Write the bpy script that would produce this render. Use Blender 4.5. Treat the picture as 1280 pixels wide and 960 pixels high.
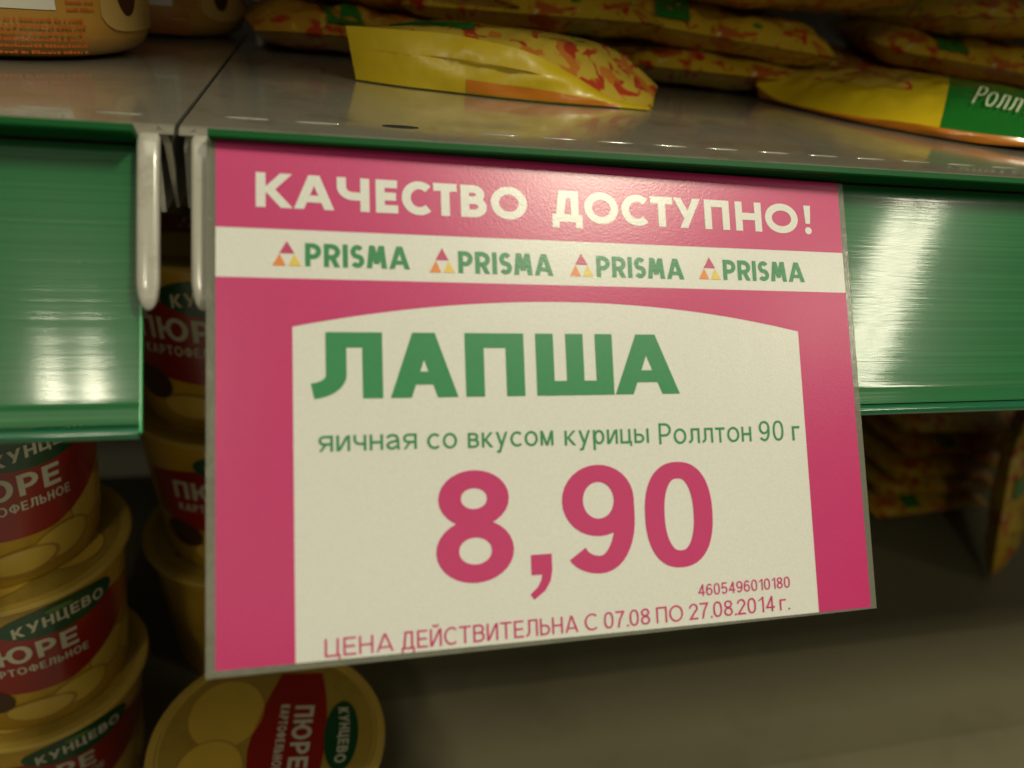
import bpy, bmesh, math, random
from mathutils import Vector, Matrix, noise

for o in list(bpy.data.objects): bpy.data.objects.remove(o)
S = bpy.context.scene
COL = S.collection
rnd = random.Random(7)
PI = math.pi

# ------------------------------------------------------------------ camera
cam = bpy.data.objects.new('camera', bpy.data.cameras.new('camera'))
COL.objects.link(cam); S.camera = cam
rx = Vector((0.96858716, -0.22609967, 0.10352706))
up = Vector((0.01801415, 0.47901768, 0.87762039))
fw = Vector((0.24802097, 0.84818689, -0.46804337))
cam.matrix_world = Matrix(((rx.x, up.x, -fw.x, 0.03885509), (rx.y, up.y, -fw.y, -0.24618799),
                           (rx.z, up.z, -fw.z, 0.04842957), (0, 0, 0, 1)))
cam.data.sensor_width = 36
cam.data.lens = 36 * 950 / 1280
cam.data.clip_start = 0.01; cam.data.clip_end = 60
cam.data.dof.use_dof = True
cam.data.dof.focus_distance = 0.282
cam.data.dof.aperture_fstop = 5.8

# ------------------------------------------------------------------ world and lamps
W = bpy.data.worlds.new('World'); S.world = W; W.use_nodes = True
W.node_tree.nodes['Background'].inputs[0].default_value = (1.0, 0.88, 0.55, 1)
W.node_tree.nodes['Background'].inputs[1].default_value = 0.030
LAMP = (1.0, 0.935, 0.69)
def area(name, loc, sx, sy, power, spread=PI):
    l = bpy.data.lights.new(name, 'AREA'); l.shape = 'RECTANGLE'; l.size = sx; l.size_y = sy
    l.energy = power; l.color = LAMP; l.spread = spread
    o = bpy.data.objects.new(name, l); COL.objects.link(o); o.location = loc
    return o
# twin fluorescent tubes in a row along the aisle, each pair pointing away from the shelf
for cx, y0, y1, pw in ((-0.66, -1.60, -2.05, 4.2), (0.85, -0.58, -0.96, 13.0), (2.02, -1.24, -1.72, 3.2)):
    for s in (-1, 1):
        area('ceiling_tube_light', (cx + s * 0.055, (y0 + y1) / 2, 1.5), 0.045, abs(y1 - y0), pw)
area('aisle_ceiling_light', (0.5, -0.75, 2.3), 4.0, 0.6, 18)
area('far_aisle_light', (0.8, -4.6, 2.1), 6.0, 0.35, 15)
bpy.data.objects['far_aisle_light'].rotation_euler = (math.radians(50), 0, 0)
S.view_settings.view_transform = 'Standard'; S.view_settings.look = 'None'
S.view_settings.exposure = -0.14; S.view_settings.gamma = 1.0
S.render.engine = 'CYCLES'
S.cycles.max_bounces = 6; S.cycles.use_denoising = True

# ------------------------------------------------------------------ frames
X = Vector((1, 0, 0))
T = Vector((0, -0.56572448, -0.82459433))     # down the slanted shelf front
N = Vector((0, -0.82459433, 0.56572448))      # out of the slanted shelf front
mm = 0.001
def F(x, d, n): return (X * x + T * d + N * n) * mm          # slanted front, millimetres
P0 = Vector((0.009032, -0.0066686, -0.0026495))
SE = Vector((0.99976, 0.0142, -0.0166635)); SV = Vector((-0.0057038, -0.5659024, -0.8244525)); SN = Vector((0.0211372, -0.82435, 0.5656858))
def SG(u, v, h=0):                                            # price sign, millimetres
    bow = 0.9 * math.sin(max(0, min(1, u / 216)) * PI) * min(1, max(0, v) / 150)
    return P0 + (SE * u + SV * v + SN * (h + bow)) * mm

# ------------------------------------------------------------------ mesh helpers
class MB:
    def __init__(s): s.v = []; s.f = []
    def add(s, vs, fs):
        b = len(s.v); s.v += [tuple(v) for v in vs]; s.f += [tuple(b + i for i in f) for f in fs]
    def box(s, fn, a, b):
        c = [fn(x, y, z) for x in (a[0], b[0]) for y in (a[1], b[1]) for z in (a[2], b[2])]
        s.add(c, [(0, 1, 3, 2), (4, 6, 7, 5), (0, 4, 5, 1), (2, 3, 7, 6), (0, 2, 6, 4), (1, 5, 7, 3)])
    def extrude(s, fn, prof, x0, x1, closed=True, caps=True, nx=1):
        n = len(prof); vs = []
        for k in range(nx + 1):
            x = x0 + (x1 - x0) * k / nx
            vs += [fn(x, a, b) for a, b in prof]
        fs = []
        for k in range(nx):
            for i in range(n if closed else n - 1):
                j = (i + 1) % n
                fs.append((k * n + i, k * n + j, (k + 1) * n + j, (k + 1) * n + i))
        if caps and closed: fs += [tuple(range(n))[::-1], tuple(nx * n + i for i in range(n))]
        s.add(vs, fs)
    def loft(s, rings, closed=True, caps=True):
        n = len(rings[0]); vs = [p for r in rings for p in r]; fs = []
        for k in range(len(rings) - 1):
            for i in range(n if closed else n - 1):
                j = (i + 1) % n
                fs.append((k * n + i, k * n + j, (k + 1) * n + j, (k + 1) * n + i))
        if caps and closed: fs += [tuple(range(n))[::-1], tuple((len(rings) - 1) * n + i for i in range(n))]
        s.add(vs, fs)
    def lathe(s, prof, n=48):
        s.loft([[Vector((r * math.cos(2 * PI * i / n), r * math.sin(2 * PI * i / n), z)) for i in range(n)] for r, z in prof])
    def build(s, name, mat, parent=None, smooth=None, kind=None, normals=True):
        me = bpy.data.meshes.new(name); me.from_pydata(s.v, [], s.f); me.materials.append(mat)
        if normals:
            bm = bmesh.new(); bm.from_mesh(me); bmesh.ops.recalc_face_normals(bm, faces=bm.faces); bm.to_mesh(me); bm.free()
        if smooth:
            me.polygons.foreach_set('use_smooth', [True] * len(me.polygons)); me.set_sharp_from_angle(angle=math.radians(smooth))
        me.update()
        o = bpy.data.objects.new(name, me); COL.objects.link(o)
        if parent: o.parent = parent
        if kind: o['kind'] = kind
        return o
def thing(name, label, cat, loc=(0, 0, 0), rot=(0, 0, 0), group=None):
    o = bpy.data.objects.new(name, None); COL.objects.link(o); o.location = loc; o.rotation_euler = rot
    o.empty_display_size = 0.01
    o['label'] = label; o['category'] = cat
    if group: o['group'] = group
    return o
def copy_tree(o, parent=None):
    c = o.copy(); COL.objects.link(c)
    if parent: c.parent = parent
    for ch in o.children: copy_tree(ch, c)
    return c

# ------------------------------------------------------------------ stroke lettering (cap height 1)
def arc(cx, cy, ax, ay, a0, a1, n=14):
    return [(cx + ax * math.cos(math.radians(a0 + (a1 - a0) * i / n)), cy + ay * math.sin(math.radians(a0 + (a1 - a0) * i / n))) for i in range(n + 1)]
XH = 0.725
def glyph(c, p, q, geo=False):
    """p, q: half stroke in x and in y. Returns ink width and primitives."""
    R = lambda a, b, c_, d: ('R', a, b, c_, d)
    D = lambda x0, y0, x1, y1, k=1.06: ('D', x0, y0, x1, y1, p * k)
    C = lambda pts, closed=False: ('C', pts, closed)
    def bowl(x0, x1, ylo, yhi, right=True, n=14):
        ry = (yhi - ylo) / 2; rr = min(ry * 1.15, (x1 - x0) * 0.9); cy = (ylo + yhi) / 2
        if right: return C([(x0, yhi), (x1 - rr, yhi)] + arc(x1 - rr, cy, rr, ry, 90, -90, n)[1:-1] + [(x1 - rr, ylo), (x0, ylo)])
        return C([(x1, yhi), (x0 + rr, yhi)] + arc(x0 + rr, cy, rr, ry, 90, 270, n)[1:-1] + [(x0 + rr, ylo), (x1, ylo)])
    P = 2 * p; Q = 2 * q
    low = {'в': 'В', 'и': 'И', 'к': 'К', 'л': 'Л', 'м': 'М', 'н': 'Н', 'о': 'О', 'с': 'С', 'т': 'Т', 'ц': 'Ц', 'ч': 'Ч', 'г': 'Г', 'ь': 'Ь'}
    if c in low:
        w, pr = glyph(low[c], p * 1.28, q / XH); out = []
        kx = {'о': 0.74, 'с': 0.76, 'м': 0.8, 'т': 0.72}.get(c, 0.78)
        for s in pr:
            if s[0] == 'C': out.append(('C', [(x * kx, y * XH) for x, y in s[1]], s[2]))
            elif s[0] == 'R': out.append(R(s[1] * kx, s[2] * XH, s[3] * kx, s[4] * XH))
            elif s[0] == 'D': out.append(('D', s[1] * kx, s[2] * XH, s[3] * kx, s[4] * XH, s[5] * kx))
        return w * kx, out
    if c in 'АA':
        w = 0.95; k = p * (0.1 if not geo else 0.12)
        return w, [D(p * 1.1, 0, w / 2 - k, 1), D(w - p * 1.1, 0, w / 2 + k, 1), R(w * .22, .2, w * .78, .2 + Q * .85)]
    if c == 'В':
        w = 0.76
        return w, [R(0, 0, P, 1), bowl(P * .6, w - p * 1.5, .53, 1 - q), bowl(P * .6, w - p, q, .53)]
    if c == 'Г': return 0.6, [R(0, 0, P, 1), R(P * .9, 1 - Q, .6, 1)]
    if c == 'Д':
        w = 0.84
        return w, [R(.12, 0, w - .08, Q), R(0, -.19, P * .9, Q), R(w - P * .9, -.19, w, Q), D(.10 + p, Q * .5, .2 + p, 1), R(w - .1 - P, Q * .5, w - .1, 1), R(.2, 1 - Q, w - .1, 1)]
    if c == 'Е': return 0.68, [R(0, 0, P, 1), R(P * .9, 1 - Q, .66, 1), R(P * .9, .5 - q, .62, .5 + q), R(P * .9, 0, .68, Q)]
    if c in 'ИЙ':
        w = 0.76; pr = [R(0, 0, P, 1), R(w - P, 0, w, 1), D(P * .9, .04, w - P * .9, .96, 1.15)]
        if c == 'Й': pr.append(C(arc(w / 2, 1.24, .16, .11, 180, 360, 8)))
        return w, pr
    if c == 'К': w = 0.78; return w, [R(0, 0, P, 1), D(P * .95, .42, w - p * 1.3, 1, 1.25), D(P * .95 + p * .6, .56, w - p * 1.2, 0, 1.25)]
    if c == 'Л':
        w = 0.82; return w, [R(w - P, 0, w, 1), R(.16, 1 - Q, w, 1), C([(.16 + p, 1 - q), (.16 + p, .42)] + arc(-.02, .36, .18 + p, .36 - q, 0, -85, 8))]
    if c in 'МM':
        w = 0.9; 
        if geo: return w, [D(p, 0, .12 + p, 1), D(w - p, 0, w - .12 - p, 1), D(.14 + p, .96, w / 2, .2), D(w - .14 - p, .96, w / 2, .2)]
        return w, [R(0, 0, P, 1), R(w - P, 0, w, 1), D(p * 1.1, 1, w / 2, 0, 1.0), D(w - p * 1.1, 1, w / 2, 0, 1.0)]
    if c == 'Н': w = 0.76; return w, [R(0, 0, P, 1), R(w - P, 0, w, 1), R(P * .9, .5 - q, w - P * .9, .5 + q)]
    if c == 'О': w = 0.98; return w, [C(arc(w / 2, .5, w / 2 - p, .5 - q + .015, 0, 360, 36)[:-1], True)]
    if c == 'П': w = 0.74; return w, [R(0, 0, P, 1), R(w - P, 0, w, 1), R(P * .9, 1 - Q, w - P * .9, 1)]
    if c in 'РP': w = 0.7; return w, [R(0, 0, P, 1), bowl(P * .6, w - p, .42, 1 - q)]
    if c == 'R': w = 0.72; return w, [R(0, 0, P, 1), bowl(P * .6, w - p, .42, 1 - q), D(w - p * 1.2, 0, .36, .44)]
    if c == 'С': w = 0.84; return w, [C(arc(.49, .5, .49 - p, .5 - q + .015, 47, 313, 26))]
    if c == 'I': return P, [R(0, 0, P, 1)]
    if c == 'S':
        w = 0.62; a = w / 2 - p; r1 = (1 - 2 * q) / 4
        return w, [C(arc(w / 2, 1 - q - r1, a * .95, r1, 30, 250, 14) + arc(w / 2, q + r1, a, r1, 70, -150, 14))]
    if c == 'Т': w = 0.78; return w, [R(0, 1 - Q, w, 1), R(w / 2 - p, 0, w / 2 + p, 1 - Q * .9)]
    if c == 'У': w = 0.84; return w, [D(w - p * 1.1, 1, w * .36, 0), D(p * 1.1, 1, w * .5, .34)]
    if c == 'Ф': w = 0.98; return w, [R(w / 2 - p, 0, w / 2 + p, 1), C(arc(w / 2, .52, w / 2 - p, .33, 0, 360, 30)[:-1], True)]
    if c == 'Ц': w = 0.82; return w, [R(0, 0, P, 1), R(w - .08 - P, 0, w - .08, 1), R(P * .9, 0, w, Q), R(w - P * .8, -.19, w, Q * .5)]
    if c == 'Ч':
        w = 0.72; return w, [R(w - P, 0, w, 1), C([(p, 1), (p, .72)] + arc(p + .26, .72, .26, .32 - q * .4, 180, 270, 12) + [(w - p, .40 + q * .4)])]
    if c == 'Ш': w = 1.02; return w, [R(0, 0, P, 1), R(w / 2 - p, 0, w / 2 + p, 1), R(w - P, 0, w, 1), R(0, 0, w, Q)]
    if c == 'Ь': w = 0.7; return w, [R(0, 0, P, 1), bowl(P * .6, w - p, q, .57)]
    if c == 'Ю': w = 1.22; return w, [R(0, 0, P, 1), R(P * .9, .5 - q, .36, .5 + q), C(arc(.78, .5, .44 - p, .5 - q + .015, 0, 360, 34)[:-1], True)]
    if c == 'а':
        w = 0.6; h = XH
        return w, [C([(p, .53)] + arc(w * .46, h - .19, w * .46 - p, .19 - q, 165, 20, 10) + [(w - p * 1.3, h * .6), (w - p * 1.3, .12), (w - p * .6, 0)]),
                   C([(w - p * 1.3, .42), (w * .42, .36)] + arc(w * .38, .2, w * .38 - p, .2 - q, 95, 270, 10)[1:] + arc(w * .42, .26, w * .45 - p, .26 - q, 275, 335, 6))]
    if c == 'р': w = 0.62; return w, [R(0, -.28, P, XH), C(arc(w / 2 + .02, XH / 2, w / 2 - p - .02, XH / 2 - q, 0, 360, 26)[:-1], True)]
    if c == 'у': w = 0.64; return w, [D(w - p * 1.05, XH, w * .36, -.12), D(p * 1.05, XH, w * .5, .05), C([(w * .42, .0), (w * .32, -.2), (w * .08, -.22)])]
    if c == 'ы': w = 0.82; return w, [R(0, 0, P, XH), bowl(P * .6, .56 - p, q, .42), R(w - P, 0, w, XH)]
    if c == 'я': w = 0.62; return w, [R(w - P, 0, w, XH), bowl(p, w - P * .6, .33, XH - q, False), D(p * 1.2, 0, w * .52, .34)]
    if c == '0':
        w = 0.7; sg = lambda v, e: math.copysign(abs(v) ** e, v)
        return w, [C([(w / 2 + (w / 2 - p) * sg(math.cos(t), .86), .5 + (.5 - q) * sg(math.sin(t), .86)) for t in [2 * PI * i / 48 for i in range(48)]], True)]
    if c == '1': w = 0.5; return w, [R(w - P, 0, w, 1), D(.08, .74, w - p, .98)]
    if c == '2': w = 0.68; return w, [C([(p, .7)] + arc(w / 2, .72, w / 2 - p, .28 - q, 170, -25, 14) + [(p * 1.5, q * 1.6)]), R(0, 0, w, Q)]
    if c == '4': w = 0.74; return w, [R(w * .62, 0, w * .62 + P, 1), R(0, .22, w, .22 + Q), D(p, .25, w * .62 + p, .98)]
    if c == '5': w = 0.68; return w, [C([(w * .94, 1 - q), (w * .24, 1 - q), (w * .15, .52)] + arc(w / 2, .33, w / 2 - p, .33 - q, 135, -160, 18))]
    if c == '7': w = 0.68; return w, [R(0, 1 - Q, w, 1), C([(w - p, 1 - q), (w * .5, .5), (w * .3, 0)])]
    if c in '69':
        w = 0.7; pr = [C(arc(w / 2, .33, w / 2 - p, .33 - q, 0, 360, 32)[:-1], True),
                       C([(p, .33)] + arc(w / 2, .5, w / 2 - p, .5 - q, 180, 98, 9) + arc(w / 2, .74, w / 2 - p * 1.1, .26 - q, 88, 22, 7))]
        if c == '9': pr = [('C', [(w - x, 1 - y) for x, y in s[1]], s[2]) for s in pr]
        return w, pr
    if c == '8': w = 0.7; return w, [C(arc(w / 2, .755 - q * .12, w / 2 - p - .03, .245 - q * .88, 0, 360, 30)[:-1], True), C(arc(w / 2, .27 + q * .13, w / 2 - p, .27 - q * .87, 0, 360, 32)[:-1], True)]
    if c == ',': w = P; return w, [R(0, 0, P, Q), C([(P * .72, q * .6), (P * .66, -.1), (P * .15, -.2)])]
    if c == '.': return P * 1.05, [R(0, 0, P * 1.05, Q * 1.05)]
    if c == '!': return P * 1.15, [('P', [(0, 1), (P * 1.15, 1), (P * .95, .36), (P * .2, .36)]), ('P', arc(P * .575, .115, p * 1.15, .125, 0, 360, 14)[:-1])]
    return 0.3, []

def ribbon(pts, closed, hx, hy):
    pts = [q for i, q in enumerate(pts) if i == 0 or math.dist(q, pts[i - 1]) > 1e-5]
    n = len(pts); L = []; Rr = []
    for i in range(n):
        def dr(a, b):
            x, y = b[0] - a[0], b[1] - a[1]; l = math.hypot(x, y) or 1e-9; return (x / l, y / l)
        if closed: d0 = dr(pts[i - 1], pts[i]); d1 = dr(pts[i], pts[(i + 1) % n])
        else:
            d0 = dr(pts[max(i - 1, 0)], pts[max(i, 1)]); d1 = dr(pts[min(i, n - 2)], pts[min(i + 1, n - 1)])
        nx, ny = -(d0[1] + d1[1]), d0[0] + d1[0]; l = math.hypot(nx, ny) or 1e-9; nx /= l; ny /= l
        cs = max(0.5, nx * -d1[1] + ny * d1[0])
        w = math.hypot(nx * hx, ny * hy) / cs
        L.append((pts[i][0] + nx * w, pts[i][1] + ny * w)); Rr.append((pts[i][0] - nx * w, pts[i][1] - ny * w))
    vs = L + Rr; fs = []
    for i in range(n if closed else n - 1):
        j = (i + 1) % n; fs.append((i, j, n + j, n + i))
    return vs, fs
def text(mb, body, fn, u0, u1, vb, cap, tx, ty=None, gap=0.2, h0=0.05, geo=False, skew=0.0, arch=0.0, space=0.32, seg=None):
    """fn(u, v, h): v grows downwards. Fits the line between u0 and u1, on baseline vb."""
    ty = ty or tx; ws = []; tot = 0
    xs = 1.0
    for it in range(3):
        p = tx / 2 / cap / xs; q = ty / 2 / cap; ws = []; tot = 0
        for i, ch in enumerate(body):
            if ch == ' ': ws.append((tot, None)); tot += space; continue
            w, pr = glyph(ch, p, q, geo)
            ws.append((tot, pr)); tot += w + gap * (0.5 if ch in ',.' else 1)
        tot -= gap; xs = (u1 - u0) / (tot * cap)
    for off, pr in ws:
        if not pr: continue
        for k, s in enumerate(pr):
            h = h0 + 0.012 * k
            if s[0] == 'R': vs, fs = [(s[1], s[2]), (s[3], s[2]), (s[3], s[4]), (s[1], s[4])], [(0, 1, 2, 3)]
            elif s[0] == 'D':
                x0, y0, x1, y1, a = s[1:]; vs, fs = [(x0 - a, y0), (x0 + a, y0), (x1 + a, y1), (x1 - a, y1)], [(0, 1, 2, 3)]
            elif s[0] == 'P': vs, fs = s[1], [tuple(range(len(s[1])))]
            else: vs, fs = ribbon(s[1], s[2], p, q)
            out = []
            for x, y in vs:
                u = u0 + (x + off + skew * y) * cap * xs; t = (u - u0) / (u1 - u0)
                out.append(fn(u, vb - y * cap - arch * 4 * t * (1 - t), h))
            mb.add(out, fs)
def poly(mb, fn, pts, h): mb.add([fn(u, v, h) for u, v in pts], [tuple(range(len(pts)))])
def band(mb, fn, u0, u1, lo, hi, h, nu=24, nv=6):
    vs = []; fs = []
    for i in range(nu + 1):
        u = u0 + (u1 - u0) * i / nu
        for j in range(nv + 1):
            a, b = lo(u), hi(u); vs.append(fn(u, a + (b - a) * j / nv, h))
    for i in range(nu):
        for j in range(nv): k = i * (nv + 1) + j; fs.append((k, k + 1, k + nv + 2, k + nv + 1))
    mb.add(vs, fs)
def disc(mb, fn, cu, cv, ru, rv, h, n=28, rings=4):
    vs = [fn(cu, cv, h)]; fs = []
    for r in range(1, rings + 1):
        for i in range(n):
            a = 2 * PI * i / n; vs.append(fn(cu + ru * r / rings * math.cos(a), cv + rv * r / rings * math.sin(a), h))
    for i in range(n):
        j = (i + 1) % n; fs.append((0, 1 + i, 1 + j))
        for r in range(rings - 1): b = 1 + r * n; fs.append((b + i, b + n + i, b + n + j, b + j))
    mb.add(vs, fs)

# ------------------------------------------------------------------ materials
def mat(name, col, rough=0.5, coat=0.0, coat_rough=0.1, metal=0.0, spec=0.5, bump=0.0, bscale=300, bstretch=(1, 1, 1), vary=0.0, vscale=40, alpha=None, trans=0.0, aniso=0.0, sss=0.0, coord='Object'):
    m = bpy.data.materials.new(name); m.use_nodes = True; nt = m.node_tree; b = nt.nodes['Principled BSDF']
    b.inputs['Base Color'].default_value = (*col, 1); b.inputs['Roughness'].default_value = rough
    b.inputs['Metallic'].default_value = metal; b.inputs['Specular IOR Level'].default_value = spec
    b.inputs['Coat Weight'].default_value = coat; b.inputs['Coat Roughness'].default_value = coat_rough
    b.inputs['Transmission Weight'].default_value = trans
    tc = nt.nodes.new('ShaderNodeTexCoord')
    if vary:
        n = nt.nodes.new('ShaderNodeTexNoise'); n.inputs['Scale'].default_value = vscale; n.inputs['Detail'].default_value = 5
        nt.links.new(tc.outputs[coord], n.inputs['Vector'])
        mx = nt.nodes.new('ShaderNodeMix'); mx.data_type = 'RGBA'
        mx.inputs[6].default_value = (*[c * (1 - vary) for c in col], 1); mx.inputs[7].default_value = (*[min(1, c * (1 + vary)) for c in col], 1)
        nt.links.new(n.outputs['Fac'], mx.inputs[0]); nt.links.new(mx.outputs[2], b.inputs['Base Color'])
    if bump:
        mp = nt.nodes.new('ShaderNodeMapping'); mp.inputs['Scale'].default_value = bstretch
        n = nt.nodes.new('ShaderNodeTexNoise'); n.inputs['Scale'].default_value = bscale; n.inputs['Detail'].default_value = 3
        bp = nt.nodes.new('ShaderNodeBump'); bp.inputs['Strength'].default_value = 1.0; bp.inputs['Distance'].default_value = bump
        nt.links.new(tc.outputs[coord], mp.inputs['Vector']); nt.links.new(mp.outputs[0], n.inputs['Vector'])
        nt.links.new(n.outputs['Fac'], bp.inputs['Height']); nt.links.new(bp.outputs[0], b.inputs['Normal'])
        if coat: nt.links.new(bp.outputs[0], b.inputs['Coat Normal'])
    return m
def print_mat(name, base, spots, rough=0.3, scale=60, bump=0.0004, lo=0.52, coat=0.4):
    """printed film: base colour with irregular blotches of other inks, crinkled"""
    m = bpy.data.materials.new(name); m.use_nodes = True; nt = m.node_tree; b = nt.nodes['Principled BSDF']
    b.inputs['Roughness'].default_value = rough; b.inputs['Coat Weight'].default_value = coat; b.inputs['Coat Roughness'].default_value = 0.2
    tc = nt.nodes.new('ShaderNodeTexCoord'); prev = None
    last = (*base, 1)
    for k, (c, s, th) in enumerate(spots):
        mp = nt.nodes.new('ShaderNodeMapping'); mp.inputs['Location'].default_value = (k * 3.1, k * 1.7, k * 2.3)
        n = nt.nodes.new('ShaderNodeTexNoise'); n.inputs['Scale'].default_value = s; n.inputs['Detail'].default_value = 2.5; n.inputs['Distortion'].default_value = 0.6
        r = nt.nodes.new('ShaderNodeMapRange'); r.inputs[1].default_value = th; r.inputs[2].default_value = th + 0.035
        nt.links.new(tc.outputs['Object'], mp.inputs['Vector']); nt.links.new(mp.outputs[0], n.inputs['Vector']); nt.links.new(n.outputs['Fac'], r.inputs[0])
        mx = nt.nodes.new('ShaderNodeMix'); mx.data_type = 'RGBA'; mx.inputs[7].default_value = (*c, 1)
        if prev: nt.links.new(prev, mx.inputs[6])
        else: mx.inputs[6].default_value = last
        nt.links.new(r.outputs[0], mx.inputs[0]); prev = mx.outputs[2]
    nt.links.new(prev, b.inputs['Base Color'])
    n = nt.nodes.new('ShaderNodeTexNoise'); n.inputs['Scale'].default_value = 90; n.inputs['Detail'].default_value = 4
    bp = nt.nodes.new('ShaderNodeBump'); bp.inputs['Distance'].default_value = bump; bp.inputs['Strength'].default_value = 1
    nt.links.new(tc.outputs['Object'], n.inputs['Vector']); nt.links.new(n.outputs['Fac'], bp.inputs['Height'])
    nt.links.new(bp.outputs[0], b.inputs['Normal']); nt.links.new(bp.outputs[0], b.inputs['Coat Normal'])
    return m

# laminated print: matte film over ink, so every ink has the same soft coat and grain
def ink(name, col):
    m = mat(name, col, rough=0.6, coat=1.0, coat_rough=0.27, bump=0.00004, bscale=1500, vary=0.11, vscale=1300)
    m.node_tree.nodes['Principled BSDF'].inputs['Coat IOR'].default_value = 1.58
    return m
M = dict(
    pink=ink('pink_ink', (0.60, 0.014, 0.165)), white=ink('white_card', (0.80, 0.80, 0.77)),
    green_ink=ink('green_ink', (0.012, 0.26, 0.08)), logo_magenta=ink('magenta_ink', (0.58, 0.03, 0.16)),
    logo_orange=ink('orange_ink', (0.85, 0.26, 0.04)), logo_yellow=ink('yellow_ink', (0.85, 0.62, 0.10)),
    film=mat('clear_film_edge', (0.24, 0.245, 0.19), rough=0.25, coat=1, coat_rough=0.15, bump=0.0002, bscale=200),
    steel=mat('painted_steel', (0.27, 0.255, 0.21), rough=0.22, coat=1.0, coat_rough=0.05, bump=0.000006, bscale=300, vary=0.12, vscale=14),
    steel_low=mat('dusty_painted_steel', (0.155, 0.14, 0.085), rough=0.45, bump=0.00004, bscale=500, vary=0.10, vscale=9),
    steel_edge=mat('worn_steel_edge', (0.75, 0.73, 0.66), rough=0.35, vary=0.1),
    bracket=mat('bracket_enamel', (0.50, 0.48, 0.42), rough=0.22, coat=0.7, coat_rough=0.08, vary=0.08, vscale=60),
    dark=mat('dark_opening', (0.01, 0.01, 0.009), rough=0.8),
    back=mat('back_panel_steel', (0.10, 0.095, 0.075), rough=0.6, vary=0.15),
    lip=mat('green_plastic_lip', (0.002, 0.085, 0.016), rough=0.5, spec=0.15, bump=0.00004, bscale=40, bstretch=(0.1, 8, 8)),
    edge=mat('edge_lit_green_plastic', (0.06, 0.55, 0.20), rough=0.2, coat=0.6),  # brighter than the rail face: edge-lit glow of the cut end put into the colour
)
def rail_mat():
    m = bpy.data.materials.new('ribbed_green_plastic'); m.use_nodes = True; nt = m.node_tree; b = nt.nodes['Principled BSDF']
    b.inputs['Roughness'].default_value = 0.24; b.inputs['Coat Weight'].default_value = 1.0; b.inputs['Coat Roughness'].default_value = 0.075; b.inputs['Specular IOR Level'].default_value = 0.3
    at = nt.nodes.new('ShaderNodeAttribute'); at.attribute_name = 'dn'      # (along, down, out) in metres
    mp = nt.nodes.new('ShaderNodeMapping'); mp.inputs['Scale'].default_value = (0.35, 1, 0)
    nt.links.new(at.outputs['Vector'], mp.inputs['Vector'])
    hs = None
    for sc, amp in ((2600, 2.6), (900, 0.9), (260, 0.25)):
        n = nt.nodes.new('ShaderNodeTexNoise'); n.inputs['Scale'].default_value = sc; n.inputs['Detail'].default_value = 1.5
        mp2 = nt.nodes.new('ShaderNodeMapping'); mp2.inputs['Scale'].default_value = (0.0012, 1, 0)
        nt.links.new(at.outputs['Vector'], mp2.inputs['Vector']); nt.links.new(mp2.outputs[0], n.inputs['Vector'])
        mu = nt.nodes.new('ShaderNodeMath'); mu.operation = 'MULTIPLY'; mu.inputs[1].default_value = amp / (sc / 400)
        nt.links.new(n.outputs['Fac'], mu.inputs[0])
        if hs is None: hs = mu.outputs[0]
        else:
            ad = nt.nodes.new('ShaderNodeMath'); nt.links.new(hs, ad.inputs[0]); nt.links.new(mu.outputs[0], ad.inputs[1]); hs = ad.outputs[0]
        if sc == 900: cn = n
    bp = nt.nodes.new('ShaderNodeBump'); bp.inputs['Distance'].default_value = 0.000027; bp.inputs['Strength'].default_value = 1
    nt.links.new(hs, bp.inputs['Height']); nt.links.new(bp.outputs[0], b.inputs['Normal']); nt.links.new(bp.outputs[0], b.inputs['Coat Normal'])
    mx = nt.nodes.new('ShaderNodeMix'); mx.data_type = 'RGBA'
    mx.inputs[6].default_value = (0.005, 0.085, 0.024, 1); mx.inputs[7].default_value = (0.028, 0.20, 0.065, 1)
    nt.links.new(cn.outputs['Fac'], mx.inputs[0]); nt.links.new(mx.outputs[2], b.inputs['Base Color'])
    return m
M['rail'] = rail_mat()
def grime(m, amount, scale, rough_to):
    # scuffs and dust: patchy darker film and patchy gloss
    nt = m.node_tree; b = nt.nodes['Principled BSDF']; tc = nt.nodes.new('ShaderNodeTexCoord')
    n = nt.nodes.new('ShaderNodeTexNoise'); n.inputs['Scale'].default_value = scale; n.inputs['Detail'].default_value = 8; n.inputs['Roughness'].default_value = .7
    nt.links.new(tc.outputs['Object'], n.inputs['Vector'])
    rr = nt.nodes.new('ShaderNodeMapRange'); rr.inputs[1].default_value = .42; rr.inputs[2].default_value = .72
    rr.inputs[3].default_value = b.inputs['Coat Roughness'].default_value; rr.inputs[4].default_value = rough_to
    nt.links.new(n.outputs['Fac'], rr.inputs[0]); nt.links.new(rr.outputs[0], b.inputs['Coat Roughness'])
    lk = b.inputs['Base Color'].links
    if lk:
        src = lk[0].from_socket; mx = nt.nodes.new('ShaderNodeMix'); mx.data_type = 'RGBA'; mx.blend_type = 'MULTIPLY'
        r2 = nt.nodes.new('ShaderNodeMapRange'); r2.inputs[1].default_value = .5; r2.inputs[2].default_value = .75; r2.inputs[4].default_value = amount
        nt.links.new(n.outputs['Fac'], r2.inputs[0]); nt.links.new(r2.outputs[0], mx.inputs[0]); nt.links.new(src, mx.inputs[6])
        mx.inputs[7].default_value = (.45, .40, .28, 1); nt.links.new(mx.outputs[2], b.inputs['Base Color'])
M['film'].node_tree.nodes['Principled BSDF'].inputs['Alpha'].default_value = .62
grime(M['steel'], .8, 45, .22); grime(M['bracket'], .6, 120, .2); grime(M['steel_low'], .35, 12, .3); grime(M['film'], .9, 300, .3)

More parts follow.
